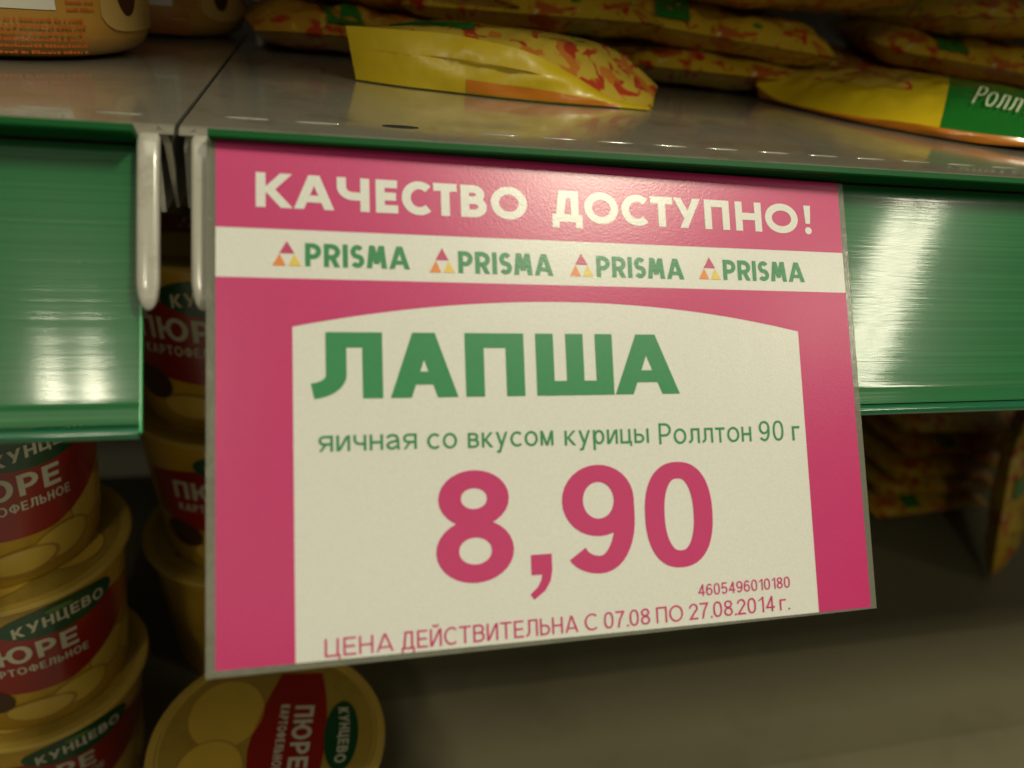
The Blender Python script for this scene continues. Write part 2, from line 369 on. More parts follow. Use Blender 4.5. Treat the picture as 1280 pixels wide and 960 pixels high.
# ------------------------------------------------------------------ shelves
def curve_front():
    # slanted front lip of a deck, closed profile in (down, out) of the front frame
    return [(1.2, 0.0), (0.5, -0.1), (0.1, -0.6), (0, -1.6), (0.2, -3.5), (1.2, -3.5), (1.0, -1.6), (1.9, -1.2), (54, -1.2), (54, 0)]
def upper_shelf(x0, x1, side, label):
    t = thing('metal_shelf', label, 'shelf')
    m = MB()
    W3 = lambda x, y, z: Vector((x, y, z)) * mm
    # deck with a gently rolled front edge, pressed to the slanted lip
    prof = [(400, -1.2), (400, 0.0), (30, 0.0), (6, 0.0)] + [(6 - 5 * math.sin(a), -2.4 + 2.4 * math.cos(a)) for a in [i * 0.22 for i in range(1, 6)]] + [(0.2, -2.0), (3.2, -3.2), (6, -1.2)]
    m.extrude(W3, prof, x0, x1)
    m.build('deck', M['steel'], t, smooth=40)
    m = MB(); m.extrude(F, [(1.2, -2.6), (1.6, -1.2), (2.6, -1.0), (2.9, -6.5), (54, -7.5), (54, -8.7), (1.8, -7.5)], x0 + (8.6 if side > 0 else 0), x1 - (0 if side > 0 else 8.6))
    m.build('front_plate', M['steel'], t, smooth=30)
    # end bracket: rounded upright bar and its side plate
    xc = x0 + 6.6 if side > 0 else x1 - 6.6
    m = MB(); rings = []
    for d in [0.9, 1.3, 2.2, 3.4, 5, 12, 30, 46, 50, 52, 53.2, 53.9]:
        k = 1.0
        if d > 46: k = math.sqrt(max(0.02, 1 - ((d - 46) / 8) ** 2))
        if d < 4: k = 0.75 + 0.25 * math.sqrt(max(0, 1 - ((4 - d) / 3.2) ** 2))
        rings.append([F(xc + 3.1 * k * math.copysign(abs(math.cos(a)) ** .55, math.cos(a)), d, -0.9 - (2.6 * ((6 - d) / 5) ** 2 if d < 6 else 0) + 2.3 * k * math.copysign(abs(math.sin(a)) ** .55, math.sin(a))) for a in [2 * PI * i / 20 for i in range(20)]])
    m.loft(rings); m.build('end_bracket', M['bracket'], t, smooth=50)
    xs = xc + (-1.2 if side > 0 else 1.2)
    m = MB(); m.box(lambda x, y, z: Vector((x, y, z)) * mm, (xs - 0.7, 3, -26), (xs + 0.7, 395, -1.3))
    m.build('side_plate', M['bracket'], t)
    m = MB(); m.extrude(lambda x, a, b: Vector((a, x, b)) * mm,
        ([(xs + side * -1 * e, z) for e, z in ((0.5, -1.6), (1.6, -2.6), (2.5, -6), (3.0, -13), (4.0, -24), (4.9, -24), (4.6, -13), (4.4, -5.6), (3.6, -1.8), (1.0, -0.3))]), 1.5, 380)
    m.build('corner_flange', M['steel'], t, smooth=40)
    return t
sh_l = upper_shelf(-520, -0.7, -1, 'grey metal shelf on the left carrying the orange tubs, bracket at its right end')
sh_r = upper_shelf(0.7, 900, 1, 'grey metal shelf on the right carrying the yellow noodle packets above the pink sign')
def slots(shelf, xs, y):
    for k, x in enumerate(xs):
        m = MB(); rings = []
        L = 14.0; yy = y + rnd.uniform(-.3, .3)
        for i in range(9):
            s = i / 8; w = math.sin(PI * s) ** 0.3 if 0 < s < 1 else 0.12
            rings.append([Vector((x + L * s, yy + 0.8 * w * math.cos(a), 0.02 + 0.4 * w * max(0, math.sin(a)))) * mm for a in [2 * PI * j / 10 for j in range(10)]])
        m.loft(rings)
        if k == 0 or True: m.build('pressed_slot', M['steel'], shelf, smooth=60)
slots(sh_l, [-46.5 - 21.5 * k for k in range(6)][::-1] + [-25.6], 17.5)
slots(sh_r, [11.3, 33.3, 95.2, 117, 138.6, 160.5, 182, 204, 226, 248, 270, 292, 314, 336], 22.5)
m = MB(); m.extrude(lambda x, a, b: Vector((68 + a, 25 + b, x)) * mm, [(6.3 * math.cos(i * PI / 12), 2.6 * math.sin(i * PI / 12)) for i in range(24)], 0.03, 0.12)
m.build('round_hole', M['dark'], sh_r)

def wall_panel(name, label, y, z0, z1):
    t = thing(name, label, 'shelf panel')
    for k in range(-2, 5):
        m = MB(); m.box(lambda x, y_, z: Vector((x, y_, z)) * mm, (k * 330 + 2, y, z0), (k * 330 + 328, y + 8, z1)); m.build('steel_panel', M['back'], t)
    return t
wall_panel('back_panel', 'dark steel back panel behind the packets and cups', 430, -560, 700)

# lower shelf
low = thing('metal_shelf', 'bare grey brown lower shelf under the pink sign', 'shelf')
m = MB(); W3 = lambda x, y, z: Vector((x, y, z)) * mm
prof = [(400, -402), (400, -400)]
for y, z in ((121, -400), (118, -399.2), (115, -398.8), (112, -399.2), (109, -400), (30, -400), (27, -398.6), (24, -398.0), (-55, -398.0), (-60, -399), (-62, -402), (-62, -440), (-60, -440), (-60, -404)): prof.append((y, z))
prof.append((-50, -402))
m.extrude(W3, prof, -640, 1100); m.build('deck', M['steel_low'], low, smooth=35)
# shelf above, out of view, which shades the goods
top = thing('metal_shelf', 'grey shelf above the noodle packets, out of view over the scene', 'shelf')
m = MB(); m.box(W3, (-600, 4, 215), (1000, 420, 231)); m.build('deck', M['steel'], top)
# shop floor
m = MB(); m.box(W3, (-4000, -5000, -1010), (4000, 800, -1000)); fl = m.build('floor', mat('shop_floor', (0.5, 0.48, 0.42), rough=0.3, vary=0.1, vscale=3)); fl['kind'] = 'structure'

# ------------------------------------------------------------------ price rails
def price_rail(x0, x1, label):
    t = thing('price_rail', label, 'shelf rail')
    m = MB(); m.extrude(F, [(2.6, -1.5), (2.6, 7.2), (2.9, 7.8), (4.9, 8.0), (5.3, 7.6), (5.3, 6.8), (4.4, 6.2), (4.4, -1.5)], x0, x1)
    m.build('upper_lip', M['lip'], t, smooth=30)
    # ribbed face: a shallow hollow, closed section with the ribs in the material
    prof = []
    n = 60
    for i in range(n + 1):
        d = 4.7 + (86.2 - 4.7) * i / n; s = (d - 4.7) / 81.5
        prof.append((d, -3.6 - 1.0 * math.sin(PI * s) + (1.2 * max(0, s - 0.93) / 0.07)))
    back = [(86.0, -5.2), (4.7, -6.2)]
    m = MB(); m.extrude(F, prof + back, x0, x1, nx=1)
    ob = m.build('ribbed_face', M['rail'], t, smooth=30)
    at = ob.data.attributes.new('dn', 'FLOAT_VECTOR', 'POINT')
    for i, v in enumerate(ob.data.vertices):
        at.data[i].vector = (v.co.dot(X), v.co.dot(T), v.co.dot(N))
    m = MB(); m.extrude(F, [(86.3, -5.2), (86.3, -3.4), (87.2, -1.9), (88.6, -1.3), (89.9, -1.7), (90.4, -2.8), (89.9, -4.4), (88.4, -5.4)], x0, x1)
    m.build('lower_bead', M['rail_bead'], t, smooth=60)
    m = MB()
    e = x1 if x1 < 0 else x0
    m.box(F, (e - 0.0 if e < 0 else e - 0.5, 5.7, -4.8), (e + 0.5 if e < 0 else e, 88.5, -3.0)); m.build('cut_end', M['edge'], t)
    return t
M['rail_bead'] = mat('glossy_green_bead', (0.015, 0.13, 0.06), rough=0.15, coat=0.8, coat_rough=0.08)
price_rail(-400, -9.9, 'empty green plastic price rail left of the pink sign')
price_rail(9.8, 800, 'green plastic price rail holding the pink sign, glare at right')

# ------------------------------------------------------------------ price sign
sign = thing('price_sign', 'pink and white laminated price card hanging from the green rail, price 8,90', 'price sign', P0)
inv = Matrix.Translation(-P0)
def sb(mb, name, mt, parent, **k):
    par = parent
    mb.v = [tuple(Vector(v) - P0) for v in mb.v] if parent is sign or True else mb.v
    return mb.build(name, mt, par, normals=False, **k)
def grid(mb, fn, u0, u1, v0, v1, h, nu=16, nv=6, bot=None):
    band(mb, fn, u0, u1, lambda u: v0, bot or (lambda u: v1), h, nu, nv)
cardbot = lambda u: 148.0 + 1.4 * (u - 2.5) / 211.5
lamtop = -1.6
def lam(u): return 149.9 + 0.1 * u / 216
# film border: a thin slab with a window for the card
m = MB()
for (a, b, c, d) in ((0, 2.5, lamtop, 150), (214.6, 216.9, lamtop, 150)):
    for h, hh in ((0.0, 0.32),):
        n = 14; rings = []
        for i in range(n + 1):
            v = c + (lam(a) - c) * i / n; rings.append([SG(a, v, h), SG(b, v, h), SG(b, v, hh), SG(a, v, hh)])
        m.loft(rings)
n = 20; rings = []
for i in range(n + 1):
    u = 2.5 + 212.1 * i / n; rings.append([SG(u, cardbot(u), 0), SG(u, lam(u), 0), SG(u, lam(u), .32), SG(u, cardbot(u), .32)])
m.loft(rings)
sb(m, 'film_border', M['film'], sign, smooth=30)
# card body with thickness
m = MB(); rings = []
for i in range(17):
    u = 2.5 + 212.1 * i / 16; rings.append([SG(u, lamtop, 0.02), SG(u, cardbot(u), 0.02), SG(u, cardbot(u), 0.25), SG(u, lamtop, 0.25)])
m.loft(rings); card = sb(m, 'card', M['white'], sign)
def sub(mb, name, mt): return sb(mb, name, mt, card)
H = 0.30
m = MB(); grid(m, SG, 2.5, 214.6, lamtop, 24.4, H); sub(m, 'pink_header', M['pink'])
# pink surround with an arched white window
boxL, boxR = 23.4, 193.4
def archtop(u):
    t = (u - boxL) / (boxR - boxL); return 53.3 - 8.8 * (1 - abs(2 * t - 1) ** 2.0)
m = MB()
grid(m, SG, 2.5, boxL, 39.0, 150, H, 4, 10, bot=cardbot)
grid(m, SG, boxR, 214.6, 39.0, 150, H, 4, 10, bot=cardbot)
band(m, SG, boxL, boxR, lambda u: 39.0, archtop, H, 48, 2)
sub(m, 'pink_surround', M['pink'])
HL = 0.38
m = MB()
for ch, a, b in (('К', 13.5, 23.8), ('А', 24.1, 35.8), ('Ч', 36.6, 46.2), ('Е', 48.1, 54.8), ('С', 56.0, 65.2), ('Т', 65.8, 73.2), ('В', 74.4, 82.7), ('О', 84.1, 96.0),
                 ('Д', 104.4, 114.8), ('О', 115.6, 127.6), ('С', 128.8, 138.6), ('Т', 139.4, 147.6), ('У', 147.9, 158.2), ('П', 159.6, 169.2), ('Н', 171.6, 181.9), ('О', 183.4, 196.7), ('!', 199.4, 202.2)):
    text(m, ch, SG, a, b, 18.0, 10.4, 2.7, 2.5, h0=HL, geo=True)
sub(m, 'headline_lettering', M['white'])
m = MB(); tri = []
for (a, b, c, d, top, bot) in ((17.9, 26.2, 27.2, 58.0, 28.0, 35.3), (64.0, 71.9, 73.0, 104.0, 28.4, 36.0), (109.6, 117.8, 118.9, 150.5, 28.4, 35.9), (156.0, 164.4, 165.4, 197.8, 28.0, 35.6)):
    text(m, 'PRISMA', SG, c, d, bot, 7.0, 1.5, 1.42, gap=0.11, h0=HL, geo=True)
    mid = (top + bot) / 2; w = b - a; x = (a + b) / 2
    mg, mo, my = MB(), MB(), MB(); tri.append((mg, mo, my))
    poly(mg, SG, [(x, top - .1), (x - w * .26, mid - .1), (x + w * .26, mid - .1)], HL)
    poly(mo, SG, [(a + w * .25, mid + .05), (a, bot), (a + w * .46, bot)], HL)
    poly(my, SG, [(b - w * .25, mid + .05), (a + w * .54, bot), (b, bot)], HL)
sub(m, 'store_name_lettering', M['green_ink'])
for mg, mo, my in tri: sub(mg, 'magenta_triangle', M['logo_magenta']); sub(mo, 'orange_triangle', M['logo_orange']); sub(my, 'yellow_triangle', M['logo_yellow'])
m = MB(); [text(m, ch, SG, a, b, 74.5, 19.7, 5.9, 4.6, h0=HL) for ch, a, b in (('Л', 28.7, 49.1), ('А', 51.2, 71.9), ('П', 74.2, 93.0), ('Ш', 96.9, 122.9), ('А', 123.2, 146.3))]; sub(m, 'product_lettering', M['green_ink'])
m = MB()
text(m, 'яичная', SG, 30.3, 58.7, 89.8, 6.4, .80, .76, gap=0.14, h0=HL); text(m, 'со', SG, 61.8, 70.9, 90.0, 6.4, .80, .76, gap=0.14, h0=HL)
text(m, 'вкусом', SG, 74.2, 101.5, 90.1, 6.4, .80, .76, gap=0.14, h0=HL); text(m, 'курицы', SG, 105.2, 134.1, 90.3, 6.4, .80, .76, gap=0.14, h0=HL)
text(m, 'Роллтон', SG, 137.7, 172.0, 91.0, 6.9, .82, .78, gap=0.14, h0=HL); text(m, '90', SG, 175.0, 184.6, 91.1, 6.9, .82, .78, gap=0.2, h0=HL)
text(m, 'г', SG, 188.0, 191.0, 91.2, 6.8, .88, .82, h0=HL)
sub(m, 'description_lettering', M['green_ink'])
m = MB()
text(m, '8', SG, 63.6, 87.4, 130.2, 33.4, 6.9, 5.4, h0=HL)
text(m, '9', SG, 103.4, 127.6, 130.4, 33.7, 6.9, 5.4, h0=HL); text(m, '0', SG, 131.2, 155.4, 130.6, 33.8, 6.9, 5.4, h0=HL)
# comma
cu = [(92.6, 123.2), (99.3, 123.2), (99.3, 128.2), (98.6, 131.4), (96.8, 134.2), (93.2, 136.6), (92.0, 134.9), (94.4, 133.0), (95.6, 131.0), (96.0, 129.3), (92.6, 129.3)]
poly(m, SG, cu, HL)
sub(m, 'price_lettering', M['pink'])
m = MB(); text(m, '4605496010180', SG, 148.4, 182.8, 140.2, 3.7, .52, .46, gap=0.14, h0=HL)
for body, a, b in (('ЦЕНА', 31.3, 50.6), ('ДЕЙСТВИТЕЛЬНА', 52.8, 106.9), ('С', 109.0, 113.2), ('07.08', 115.4, 131.0), ('ПО', 133.2, 142.6), ('27.08.2014', 144.8, 176.4), ('г.', 178.3, 181.8)):
    text(m, body, SG, a, b, 147.3, 5.0, .62, .56, gap=0.15, h0=HL)
sub(m, 'validity_lettering', M['pink'])

# ------------------------------------------------------------------ instant puree cups
M.update(
    cup=mat('cup_cream_print', (0.54, 0.32, 0.022), rough=0.35, coat=0.4, vary=0.35, vscale=35),
    rim=mat('cup_rim', (0.50, 0.34, 0.06), rough=0.35, coat=0.3, vary=0.1), lidm=mat('cup_lid_paper', (0.36, 0.24, 0.035), rough=0.4, coat=0.3, vary=0.2, vscale=25),
    red=mat('cup_red_print', (0.27, 0.010, 0.006), rough=0.35, coat=0.4, vary=0.15, vscale=60), oval=mat('cup_green_print', (0.006, 0.06, 0.018), rough=0.3, coat=0.4),
    ovedge=mat('cup_oval_outline', (0.10, 0.20, 0.04), rough=0.4), lett=mat('cup_cream_lettering', (0.55, 0.52, 0.38), rough=0.4), slice=mat('potato_print', (0.58, 0.38, 0.05), rough=0.4, coat=0.3, vary=0.12, vscale=80),
    sliceedge=mat('potato_edge_print', (0.36, 0.19, 0.03), rough=0.4), brown=mat('brown_print', (0.06, 0.022, 0.008), rough=0.4))
grime(M['cup'], .5, 60, .25); grime(M['lidm'], .6, 50, .3)
RB, RT, CH = 42.0, 49.5, 86.0
def cupmap(s, z, h):        # s: millimetres round the cup at mid height, z: up from base
    r = RB + (RT - RB) * z / CH + h; a = s / 46.0 - PI / 2
    return Vector((r * math.cos(a), r * math.sin(a), z)) * mm
def cm(s, v, h): return cupmap(s, CH - v, h)      # v down from the rim
def make_cup():
    t = thing('puree_cup', 'cup', 'food cup')
    m = MB(); m.lathe([(RB - 3, 0), (RB - 0.8, 0.2), (RB, 1.4), (RT, CH - 3), (RT, CH)], 128)
    m.v = [tuple(Vector(v) * mm) for v in m.v]; m.build('cup_body', M['cup'], t, smooth=40)
    m = MB(); m.lathe([(RT - 1, CH + .1), (RT + 3.6, CH + .1), (RT + 4.4, CH + 1.0), (RT + 4.4, CH + 2.4), (RT + 3.8, CH + 3.2), (RT + .5, CH + 3.2), (RT, CH + 2.3), (RT - 1, CH + 2.3)], 64)
    m.v = [tuple(Vector(v) * mm) for v in m.v]; m.build('rim', M['rim'], t, smooth=40)
    m = MB(); m.lathe([(RT - 1.2, CH + 1.4), (RT - 1.2, CH + 2.6), (RT - 6, CH + 2.9), (0.5, CH + 3.0)], 64)
    m.v = [tuple(Vector(v) * mm) for v in m.v]; m.build('lid', M['lidm'], t, smooth=40)
    # red label sweeping round the front
    m = MB()
    hi = lambda s: 15 + 10 * (abs(s) / 52) ** 2
    lo = lambda s: 59 - 26 * (max(0, s) / 52) ** 1.4 - 8 * (max(0, -s) / 52) ** 2
    band(m, cm, -52, 50, hi, lo, .3, 60, 10); lab = m.build('red_label', M['red'], t, smooth=60, normals=False)
    m = MB(); text(m, 'ПЮРЕ', cm, -36, 8, 37, 11.5, 2.4, 2.2, gap=.16, h0=.5, arch=1.5); m.build('lettering', M['lett'], lab, normals=False)
    m = MB(); text(m, 'КАРТОФЕЛЬНОЕ', cm, -35, 12, 45, 5, .85, .8, gap=.18, h0=.5, arch=1.5); m.build('lettering', M['lett'], lab, normals=False)
    m = MB(); disc(m, cm, 3, 13.5, 26, 9.5, .55, 40, 6); ov = m.build('brand_oval', M['oval'], t, smooth=60, normals=False)
    m = MB(); text(m, 'КУНЦЕВО', cm, -17, 23, 18.6, 6.6, 1.3, 1.2, gap=.16, h0=.8, arch=2.4); m.build('lettering', M['lett'], ov, normals=False)
    m = MB(); disc(m, cm, 2, 7.8, 6, 1.5, .75, 20, 2); m.build('oval_crest', M['ovedge'], ov, normals=False)
    # potato slices below the label
    for k, (s, v, a, b) in enumerate(((26, 58, 15, 12), (6, 70, 16, 10), (44, 62, 11, 13), (-14, 73, 17, 8))):
        m = MB(); disc(m, cm, s, v, a, b, .2 + .06 * k); e = m.build('potato_slice', M['sliceedge'], t, smooth=60, normals=False)
        m = MB(); disc(m, cm, s - .6, v - .5, a - 1.5, b - 1.5, .24 + .06 * k); m.build('slice_face', M['slice'], e, smooth=60, normals=False)
    m = MB(); disc(m, cm, -36, 62, 12, 9, .5); m.build('cutlet_picture', M['brown'], t, smooth=60, normals=False)
    # lid print
    lm = lambda u, v, h: Vector((u, -v, CH + 3.0 + h)) * mm
    m = MB(); band(m, lm, -37, 37, lambda u: -26 + 5 * (u / 37) ** 2, lambda u: 9 - 10 * (abs(u - 6) / 43) ** 1.5, .15, 30, 3); lr = m.build('lid_label', M['red'], t, normals=False)
    m = MB(); text(m, 'ПЮРЕ', lm, -17, 17, -10, 9, 1.9, 1.8, gap=.16, h0=.3); text(m, 'КАРТОФЕЛЬНОЕ', lm, -18, 18, -3, 4.2, .85, .8, gap=.16, h0=.3); m.build('lettering', M['lett'], lr, normals=False)
    m = MB(); disc(m, lm, 0, -33, 19, 8, .35); lo_ = m.build('lid_oval', M['oval'], t, normals=False)
    m = MB(); text(m, 'КУНЦЕВО', lm, -15, 15, -30.5, 5, 1.0, .95, gap=.16, h0=.5, arch=1.5); m.build('lettering', M['lett'], lo_, normals=False)
    for k, (u, v, r) in enumerate(((-14, 22, 20), (17, 24, 17))):
        m = MB(); disc(m, lm, u, v, r, r * .9, .12 + .06 * k); e = m.build('lid_slice', M['sliceedge'], t, normals=False)
        m = MB(); disc(m, lm, u, v, r - .8, r * .9 - .8, .15 + .06 * k); m.build('slice_face', M['slice'], e, normals=False)
    return t
cup0 = make_cup(); first = [True]
def place_cup(x, y, z, rz, label, tilt=(0, 0)):
    c = cup0 if first[0] else copy_tree(cup0)
    first[0] = False
    c.location = Vector((x, y, z)) * mm; c.rotation_euler = (tilt[0], tilt[1], math.radians(rz)); c['label'] = label; c['group'] = 'instant puree cups stacked on the lower shelf'
    return c
base = -400; st = 89.4
place_cup(-112, 95, base, 30, 'bottom cup of the left stack, green oval cut by the photo edge')
place_cup(-110, 94, base + st, 34, 'middle cup of the left stack with its whole green oval in view')
place_cup(-113, 97, base + 2 * st, 46, 'top cup of the left stack, tucked under the left green rail')
cb = [None] * 3
cb[0] = place_cup(-13, 192, base, 190, 'bottom cup of the dim back stack beside the sign edge, print turned away')
cb[1] = place_cup(-11, 191, base + st * 1.15, 8, 'second cup from the top in the dim back stack, under the green rail end')
cb[2] = place_cup(-14, 193, base + 2 * st * 1.15, 2, 'top cup of the dim back stack seen between the two shelf brackets')
big = place_cup(12, 24, base, -96, 'single cup seen from above under the lower left corner of the pink sign')

big.scale = (1.08, 1.08, 1.08)
for c in cb: c.scale = (1.15, 1.15, 1.15)

# ------------------------------------------------------------------ noodle packets
YEL = (0.42, 0.29, 0.02)
M.update(
    pack=print_mat('noodle_print', (0.52, 0.34, 0.02), [((0.42, 0.10, 0.015), 70, .58), ((0.42, 0.02, 0.01), 130, .60), ((0.02, 0.14, 0.02), 55, .68), ((0.62, 0.50, 0.2), 110, .66)], bump=.0012),
    pack_b=print_mat('noodle_print_orange', (0.44, 0.22, 0.02), [((0.38, 0.04, 0.012), 60, .55), ((0.55, 0.36, 0.04), 90, .60)], bump=.0012),
    packtop=print_mat('noodle_front_print', (0.62, 0.43, 0.05), [((0.50, 0.05, 0.02), 85, .54), ((0.60, 0.20, 0.03), 60, .60), ((0.04, 0.22, 0.04), 45, .68)], rough=.2, coat=.8),
    yellow=mat('yellow_film', (0.64, 0.46, 0.012), rough=0.38, coat=0.25, coat_rough=0.25, vary=0.10, vscale=30, bump=0.0012, bscale=45),
    yellow2=mat('bright_yellow_film', (0.66, 0.47, 0.01), rough=0.25, coat=0.8, coat_rough=0.12, vary=0.08, vscale=30, bump=0.0012, bscale=40),
    packgreen=mat('green_film', (0.01, 0.17, 0.02), rough=0.22, coat=0.8, coat_rough=0.1, bump=0.0004, bscale=60),
    orange=mat('orange_band_film', (0.62, 0.20, 0.01), rough=0.3, coat=0.6, vary=0.2), packlett=mat('pale_lettering', (0.72, 0.78, 0.55), rough=0.35))
def pillow(u, v, L, Wd, Th, seed=0, sag=0.0):
    # u along -1..1, v across -1..1 -> x, y, half thickness
    e = max(0, (abs(u) - 0.89) / 0.11)
    a = max(0, 1 - abs(u) ** 6) ** 0.5 * (1 - e) ** 0.6 if e < 1 else 0
    b = max(0, 1 - abs(v) ** 3.2) ** 0.5
    return a * b
def pack_mesh(m, L, Wd, Th, seed, nu=22, nv=14, crimp=True):
    r = random.Random(seed)
    for side in (1, -1):
        vs = []; fs = []
        for i in range(nu + 1):
            u = -1 + 2 * i / nu
            for j in range(nv + 1):
                v = -1 + 2 * j / nv
                k = pillow(u, v, L, Wd, Th)
                w = 1 - 0.10 * (1 - abs(u)) * 0 - 0.07 * (1 - min(1, (1 - abs(u)) * 6))
                x = u * L / 2; y = v * Wd / 2 * (0.94 + 0.06 * (1 - k))
                nz = noise.noise(Vector((x * .045 + seed, y * .06, side * 2 + seed))) * 3.8 + noise.noise(Vector((x * .15 + seed, y * .15, seed))) * 1.8
                fin = 0.7 * math.sin(v * 60) * max(0, (abs(u) - .86) / .14) if crimp else 0
                curl = 9 * max(0, abs(u) - .8) ** 1.2 * math.sin(seed * 2.1 + (1 if u > 0 else 0) * 2 + v)
                z = side * (Th / 2 * k + 0.25) + nz * (0.25 + k) * (1 if side > 0 else 0.7) * min(1, k * 2 + .1) + fin + curl
                vs.append(Vector((x, y, z + Th / 2)) * mm)
        for i in range(nu):
            for j in range(nv): q = i * (nv + 1) + j; fs.append((q, q + 1, q + nv + 2, q + nv + 1))
        m.add(vs, fs)
def pack_variant(seed, L, Wd, Th, mt):
    t = thing('noodle_packet', 'p', 'noodle packet')
    m = MB(); pack_mesh(m, L, Wd, Th, seed); o = m.build('wrapper', mt, t, smooth=70)
    # green brand patch and a back seam
    mp = MB(); vs = []; fs = []; nn = 10
    for i in range(nn + 1):
        for j in range(7):
            u = -.5 + .28 * i / nn; v = -.95 + .5 * j / 6; k = pillow(u, v, L, Wd, Th); x = u * L / 2; y = v * Wd / 2 * (.94 + .06 * (1 - k))
            nz = noise.noise(Vector((x * .045 + seed, y * .06, 2 + seed))) * 3.8 + noise.noise(Vector((x * .15 + seed, y * .15, seed))) * 1.8
            vs.append(Vector((x, y, Th / 2 * k + .25 + nz * (.25 + k) * min(1, k * 2 + .1) + Th / 2 + .5)) * mm)
    for i in range(nn):
        for j in range(6): q = i * 7 + j; fs.append((q, q + 1, q + 8, q + 7))
    mp.add(vs, fs)
    if seed in (2, 5): return t
    mp.build('brand_patch', M['packgreen'], t, smooth=70, normals=False)
    return t
protos = [pack_variant(s, 148, 112, 24, mt) for s, mt in ((1, M['pack']), (2, M['pack']), (3, M['pack_b']), (5, M['pack']))]
used = set()
def place_pack(k, x, y, z, rz, label, tilt=(0, 0), group='noodle packets in the dim rear piles'):
    p = protos[k]
    c = p if k not in used else copy_tree(p)
    used.add(k)
    c.location = Vector((x, y, z)) * mm; c.rotation_euler = (math.radians(tilt[0]), math.radians(tilt[1]), math.radians(rz))
    c['label'] = label
    if group: c['group'] = group
    return c
ROW = 23
place_pack(2, 76, 268, 0, 9, 'reddish packet lying dim at the left end, behind the seam end of the yellow packet')
place_pack(3, 88, 276, ROW, -11, tilt=(-4, 2), label= 'packet on top of the reddish one at the left end of the rear pile')
place_pack(0, 206, 268, 0, 14, 'lowest packet of the rear pile, peeping out right of the leaning yellow packet')
place_pack(1, 172, 262, ROW, -13, tilt=(3, -2), label= 'plain yellow brown packet above the crumpled end of the leaning packet')
place_pack(2, 186, 268, 2 * ROW, 12, tilt=(-3, 3), label= 'packet topmost behind the leaning yellow packet, cut by the top edge')
place_pack(3, 300, 244, 0, -9, 'low packet mostly hidden behind the left tip of the bright yellow and green packet')
place_pack(0, 279, 246, ROW, -16, tilt=(4, 3), label= 'brownish packet in second layer, right of centre, its end rounded')
place_pack(1, 318, 243, 2 * ROW + 2, 5, tilt=(-2, -3), label= 'red speckled packet on top with a curled end at upper right')
place_pack(2, 392, 262, 4, -14, 'brown packet with red mark just behind the green and yellow packet', tilt=(8, 0))
place_pack(0, 470, 246, ROW, -12, tilt=(5, 3), label= 'packet at the upper right corner with a small green mark')
place_pack(1, 478, 250, 0, 2, 'lowest packet at the right, in deep shade under the others')
place_pack(3, 486, 246, 2 * ROW, 10, tilt=(-3, -3), label= 'topmost packet at the right edge, cut by the photo corner')
# lower shelf, right
for k in range(5):
    place_pack((0, 1, 3, 2, 1)[k], 650 + (k % 2) * 6, 312 - k * 2, base + 25.5 * k, (3, -2, 4, 1, -3)[k], ('bottom', 'second', 'third', 'fourth', 'topmost')[k] + ' packet of the pile on the lower shelf right of the sign', group='noodle packets piled on the lower shelf')
stand = place_pack(0, 614, 180, base + 80, 0, 'packet standing on end at the right edge on the lower shelf', tilt=(0, 0), group=None)
stand.scale = (1.12, 1.1, 1.1); dn = Vector((.36, .02, -1)).normalized(); wd = Vector((.80, .60, .1)); wd = (wd - dn * wd.dot(dn)).normalized(); zz = dn.cross(wd)
stand.rotation_euler = Matrix((dn, wd, zz)).transposed().to_euler(); stand.location += wd * .052

def loft_pack(name_label, stations, mats, splits, loc):
    pass
# the leaning yellow packet at the front: four-sided sections between a front-bottom, a ridge and a back line
A_ = [(58.5, 131.9, .6), (77.5, 122.1, .6), (98.6, 116.2, .6), (119.6, 110.3, .6), (141.4, 106.8, .6), (160.7, 106.5, .6), (179, 107.8, .5), (193.9, 107.5, .4)]
B_ = [(54.1, 139.9, 22), (75.8, 130.1, 23.1), (97.3, 124.2, 23.8), (115.6, 118.3, 22.6), (134.4, 114.8, 19.9), (155.6, 114.5, 12.4), (177.4, 115.8, 3.6), (197.2, 114.5, .9)]
C_ = [(54.9, 141.2, 21.6), (80, 150, 24.4), (102.3, 151.2, 27.6), (132.4, 145.3, 28), (155.7, 141.8, 27.2), (178.8, 141.5, 24.2), (196.4, 142.8, 17), (211.4, 142.5, 7.5)]
D_ = [(57, 140.6, 12), (80, 178, 12), (102, 196, 13), (126, 200, 12), (150, 196, 11), (174, 186, 9), (194, 168, 6), (211, 143.6, 6.6)]
E_ = [(59, 133, .5), (80, 165, .5), (102, 180, .5), (124, 182, .5), (148, 178, .5), (172, 170, .5), (190, 150, .5), (200, 118, .4)]
def spl(P, t):
    n = len(P) - 1; x = t * n; i = min(int(x), n - 1); f = x - i
    p = [Vector(P[max(0, min(n, i + k))]) for k in (-1, 0, 1, 2)]
    return 0.5 * ((2 * p[1]) + (p[2] - p[0]) * f + (2 * p[0] - 5 * p[1] + 4 * p[2] - p[3]) * f * f + (3 * p[1] - p[0] - 3 * p[2] + p[3]) * f ** 3)
yp = thing('noodle_packet', 'yellow noodle packet leaning before the rear pile, red print crumpled at right end', 'noodle packet', (0.058, 0.132, 0))
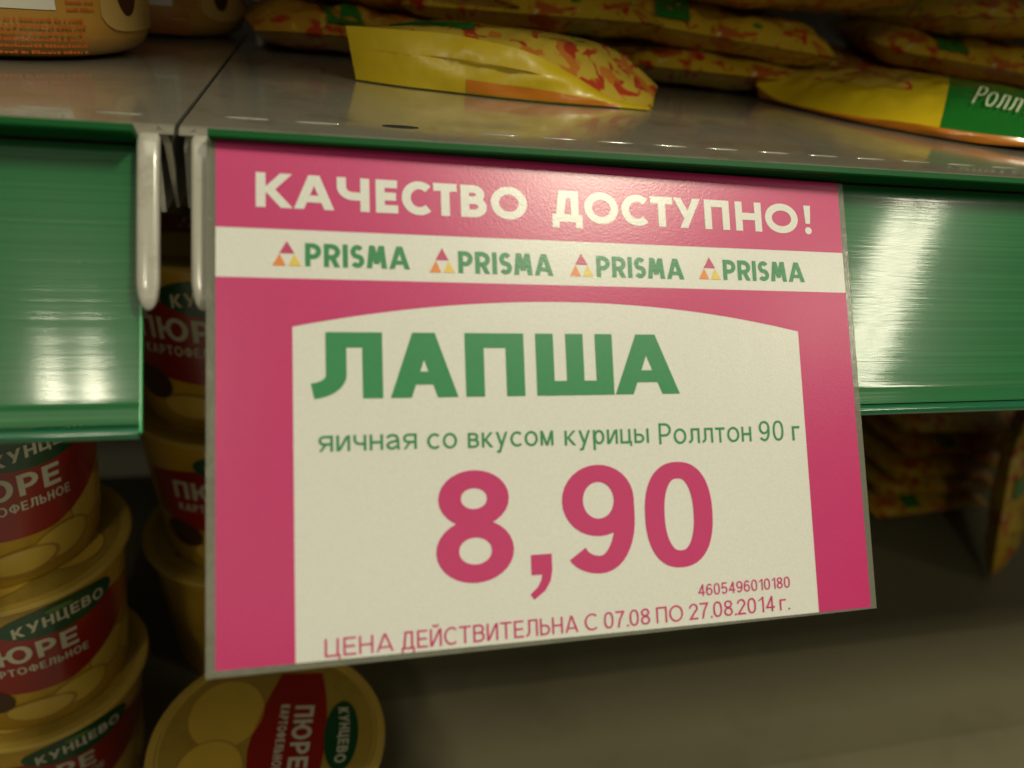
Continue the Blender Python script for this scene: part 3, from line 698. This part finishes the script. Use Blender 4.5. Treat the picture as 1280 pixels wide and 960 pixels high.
def face_strip(P, Q, n, k, bulge, seed, name, mt, parent, t0=0, t1=1, crim=0.0, origin=Vector((0.058, 0.132, 0)), out=0.0, s0=0, s1=1):
    m = MB(); vs = []; fs = []
    for i in range(n + 1):
        t = t0 + (t1 - t0) * i / n; a = spl(P, t); b = spl(Q, t)
        for j in range(k + 1):
            s = s0 + (s1 - s0) * j / k; p = a.lerp(b, s)
            e = math.sin(PI * min(1, max(0, t))) ** .6 * math.sin(PI * s) if 0 < t < 1 and 0 < s < 1 else 0
            nz = noise.noise(Vector((p.x * .06 + seed, p.y * .1, p.z * .12))) * 1.9 + noise.noise(Vector((p.x * .2 + seed, p.y * .2, p.z * .25))) * .9
            d = Vector(bulge).normalized() * (Vector(bulge).length * e + nz * e * 1.0 + out)
            # pleats near the sealed end
            if crim and t < .1: d += Vector((0, -1, 0)) * 0.5 * math.sin(s * 40) * crim
            p = p + d
            if p.z < .3: p.z = .3
            vs.append(p * mm - origin)
    for i in range(n):
        for j in range(k): q = i * (k + 1) + j; fs.append((q, q + 1, q + k + 2, q + k + 1))
    m.add(vs, fs); return m.build(name, mt, parent, smooth=70, normals=False)
face_strip(A_, B_, 60, 10, (0, -2.2, .6), 3, 'plain_face', M['yellow'], yp)
face_strip(B_, C_, 60, 10, (0, -.6, 1.6), 5, 'printed_face', M['packtop'], yp, crim=0)
face_strip(C_, D_, 40, 6, (0, 2.5, 1.5), 6, 'rear_face', M['packtop'], yp)
face_strip(D_, E_, 40, 4, (0, 2, 0), 7, 'rear_edge', M['yellow'], yp)
face_strip(A_, B_, 24, 3, (0, -2.2, .6), 3, 'orange_stripe', M['orange'], yp, t0=.34, t1=.86, out=.25, s0=.02, s1=.24)
face_strip(B_, C_, 16, 6, (0, -.6, 1.6), 5, 'green_patch', M['packgreen'], yp, t0=.12, t1=.36, out=.3, s0=.3, s1=1)
# seam fold along the plain face
SM0 = [tuple(Vector(a).lerp(Vector(b), .52) + Vector((0, -1.6 * math.sin(PI * i / 7) - .2, 0))) for i, (a, b) in enumerate(zip(A_, B_))]
SM1 = [tuple(Vector(a).lerp(Vector(b), .60) + Vector((0, -3.2 * math.sin(PI * i / 7) - .2, 0))) for i, (a, b) in enumerate(zip(A_, B_))]
face_strip(SM0, SM1, 40, 2, (0, -.3, 0), 8, 'back_seam', M['yellow'], yp, t1=.62)
m = MB(); org = Vector((0.058, 0.132, 0))

# the bright yellow and green packet at right
gp = thing('noodle_packet', 'bright yellow packet with green panel lying at the right edge of the upper shelf', 'noodle packet', (0.30, 0.18, 0))
A2 = [(297, 186, 1), (301, 173, 1.2), (307, 149, 1.0), (315, 124, 1), (329, 103, 1), (345, 84, 1), (366, 69, 2), (395, 58, 5)]
B2 = [(293, 186, 8), (300, 171, 3), (307, 147, 2.6), (317, 121, 3.6), (332, 100, 5), (348, 82, 5.5), (369, 69, 6), (400, 58, 6)]
C2 = [(313, 221, 19), (330, 212, 22), (346, 196, 23), (362, 178, 24), (380, 160, 25), (398, 142, 25), (416, 124, 24), (440, 104, 18)]
D2 = [(316, 224, 16), (360, 244, 14), (385, 228, 14), (405, 210, 14), (425, 190, 14), (440, 170, 14), (452, 148, 12), (460, 116, 8)]
E2 = [(316, 222, 2), (350, 232, 1), (370, 216, 1), (390, 198, 1), (408, 178, 1), (424, 158, 1), (436, 136, 1), (446, 104, 2)]
o2 = Vector((0.30, 0.18, 0))
face_strip(A2, B2, 50, 4, (-.5, -.6, 0), 13, 'orange_stripe', M['orange'], gp, origin=o2)
face_strip(B2, C2, 70, 16, (-1, -1, 4.5), 15, 'yellow_face', M['yellow2'], gp, origin=o2, t0=0.0, t1=.66)
face_strip(B2, C2, 40, 16, (-1, -1, 4.5), 15, 'green_panel', M['packgreen'], gp, origin=o2, t0=.66, t1=1)
face_strip(C2, D2, 40, 6, (1, 1, 2), 16, 'rear_face', M['packtop'], gp, origin=o2)
face_strip(D2, E2, 40, 4, (1, 1, 0), 17, 'rear_edge', M['yellow2'], gp, origin=o2)
face_strip(B2, C2, 40, 10, (-1, -1, 4.5), 15, 'printed_panel', M['packtop'], gp, origin=o2, t0=.03, t1=.56, s0=.45, s1=1, out=.35)
def on_panel(u, v, h):
    t = .72 + u / 230; s = .42 - v / 60; p = spl(B2, t).lerp(spl(C2, t), s)
    e = math.sin(PI * t) ** .6 * math.sin(PI * s)
    return (p + Vector((-1, -1, 4.5)).normalized() * (6.5 * e + .6 + h)) * mm - o2
m = MB(); text(m, 'Роллтон', on_panel, 2, 52, 6, 22, 1.15, 1.1, h0=.3, skew=.5); m.build('panel_lettering', M['packlett'], gp, normals=False)

# ------------------------------------------------------------------ orange tubs at top left
M.update(tub=mat('tub_orange_plastic', (0.48, 0.24, 0.035), rough=0.3, coat=0.6, vary=0.25, vscale=16), tubcream=mat('tub_cream_print', (0.56, 0.36, 0.11), rough=0.3, coat=0.6),
         tubwhite=mat('tub_white_print', (0.72, 0.68, 0.58), rough=0.4), black=mat('black_print', (0.02, 0.02, 0.02), rough=0.5), tubprint=mat('tub_orange_print', (0.50, 0.10, 0.01), rough=0.4))
TR = 65.0
def tubmap(s, z, h):
    a = s / TR - PI / 2; k = 1 + .03 * z / 90
    return Vector(((TR + h) * k * math.cos(a), (TR + h) * k * math.sin(a), z)) * mm
def make_tub():
    t = thing('food_tub', 't', 'food tub')
    m = MB(); prof = [(TR - 16, 0), (TR - 12, .3), (TR - 7, 2), (TR - 3, 5), (TR - .8, 9), (TR, 14)] + [(TR * (1 + .03 * z / 90), z) for z in (20, 50, 96)] + [(TR - 2, 98)]
    m.lathe([(r, z) for r, z in prof], 72); m.v = [tuple(Vector(v) * mm) for v in m.v]; m.build('tub_body', M['tub'], t, smooth=50)
    m = MB(); m.lathe([(TR - 3, 98.2), (TR + 4, 98.2), (TR + 5, 99), (TR + 5, 103), (TR + 3, 104), (2, 104)], 72); m.v = [tuple(Vector(v) * mm) for v in m.v]; m.build('lid', M['tubwhite'], t, smooth=50)
    tm = lambda s, v, h: tubmap(s, 60 - v, h)
    m = MB(); band(m, tm, -34, -2, lambda u: 6, lambda u: 41, .25, 16, 3); bl = m.build('barcode_label', M['tubwhite'], t, smooth=60, normals=False)
    m = MB(); x = -31
    r = random.Random(4)
    while x < -6:
        w = r.choice((.4, .8, 1.2)); band(m, tm, x, x + w, lambda u: 8, lambda u: 36, .4, 1, 1); x += w + r.choice((.5, .9, 1.3))
    m.build('barcode', M['black'], bl, normals=False)
    m = MB()
    for k in range(6):
        y = 44 + k * 2.3; x = -34
        while x < 8:
            w = r.uniform(.5, 1.5); q = r.choice((.75, .95, 1.2)); band(m, tm, x, min(10, x + w), lambda u: y + 1.2 - q, lambda u: y + 1.2, .4, 1, 1); x += w + r.choice((.25, .3, .4, 1.1))
    for k in range(9):
        y = 20 + k * 2.5; x = 2
        while x < 13:
            w = r.uniform(.5, 1.4); q = r.choice((.75, .95, 1.2)); band(m, tm, x, min(15, x + w), lambda u: y + 1.2 - q, lambda u: y + 1.2, .4, 1, 1); x += w + r.choice((.25, .3, .4, 1.0))
    m.build('small_print', M['tubprint'], t, normals=False)
    m = MB(); band(m, tm, 17, 84, lambda u: 0, lambda u: 49 - 6 * math.exp(-(u - 17) / 4), .2, 30, 8); m.build('cream_panel', M['tubcream'], t, smooth=60, normals=False)
    m = MB(); disc(m, tm, 33, 30, 7.5, 13, .45); m.build('brown_picture', M['brown'], t, smooth=60, normals=False)
    return t
tub = make_tub(); tub.location = (-.098, .163, .0005); tub.rotation_euler = (0, 0, math.radians(41))
tub['label'] = 'orange tub with barcode at the top left on the left shelf'; tub['group'] = 'orange tubs on the left shelf'
t2 = copy_tree(tub); t2.scale = (.85, .85, .85); t2.location = (-.055, .290, .0005); t2.rotation_euler = (0, 0, math.radians(25))
t2['label'] = 'dimmer orange tub standing behind the barcode tub, half hidden'
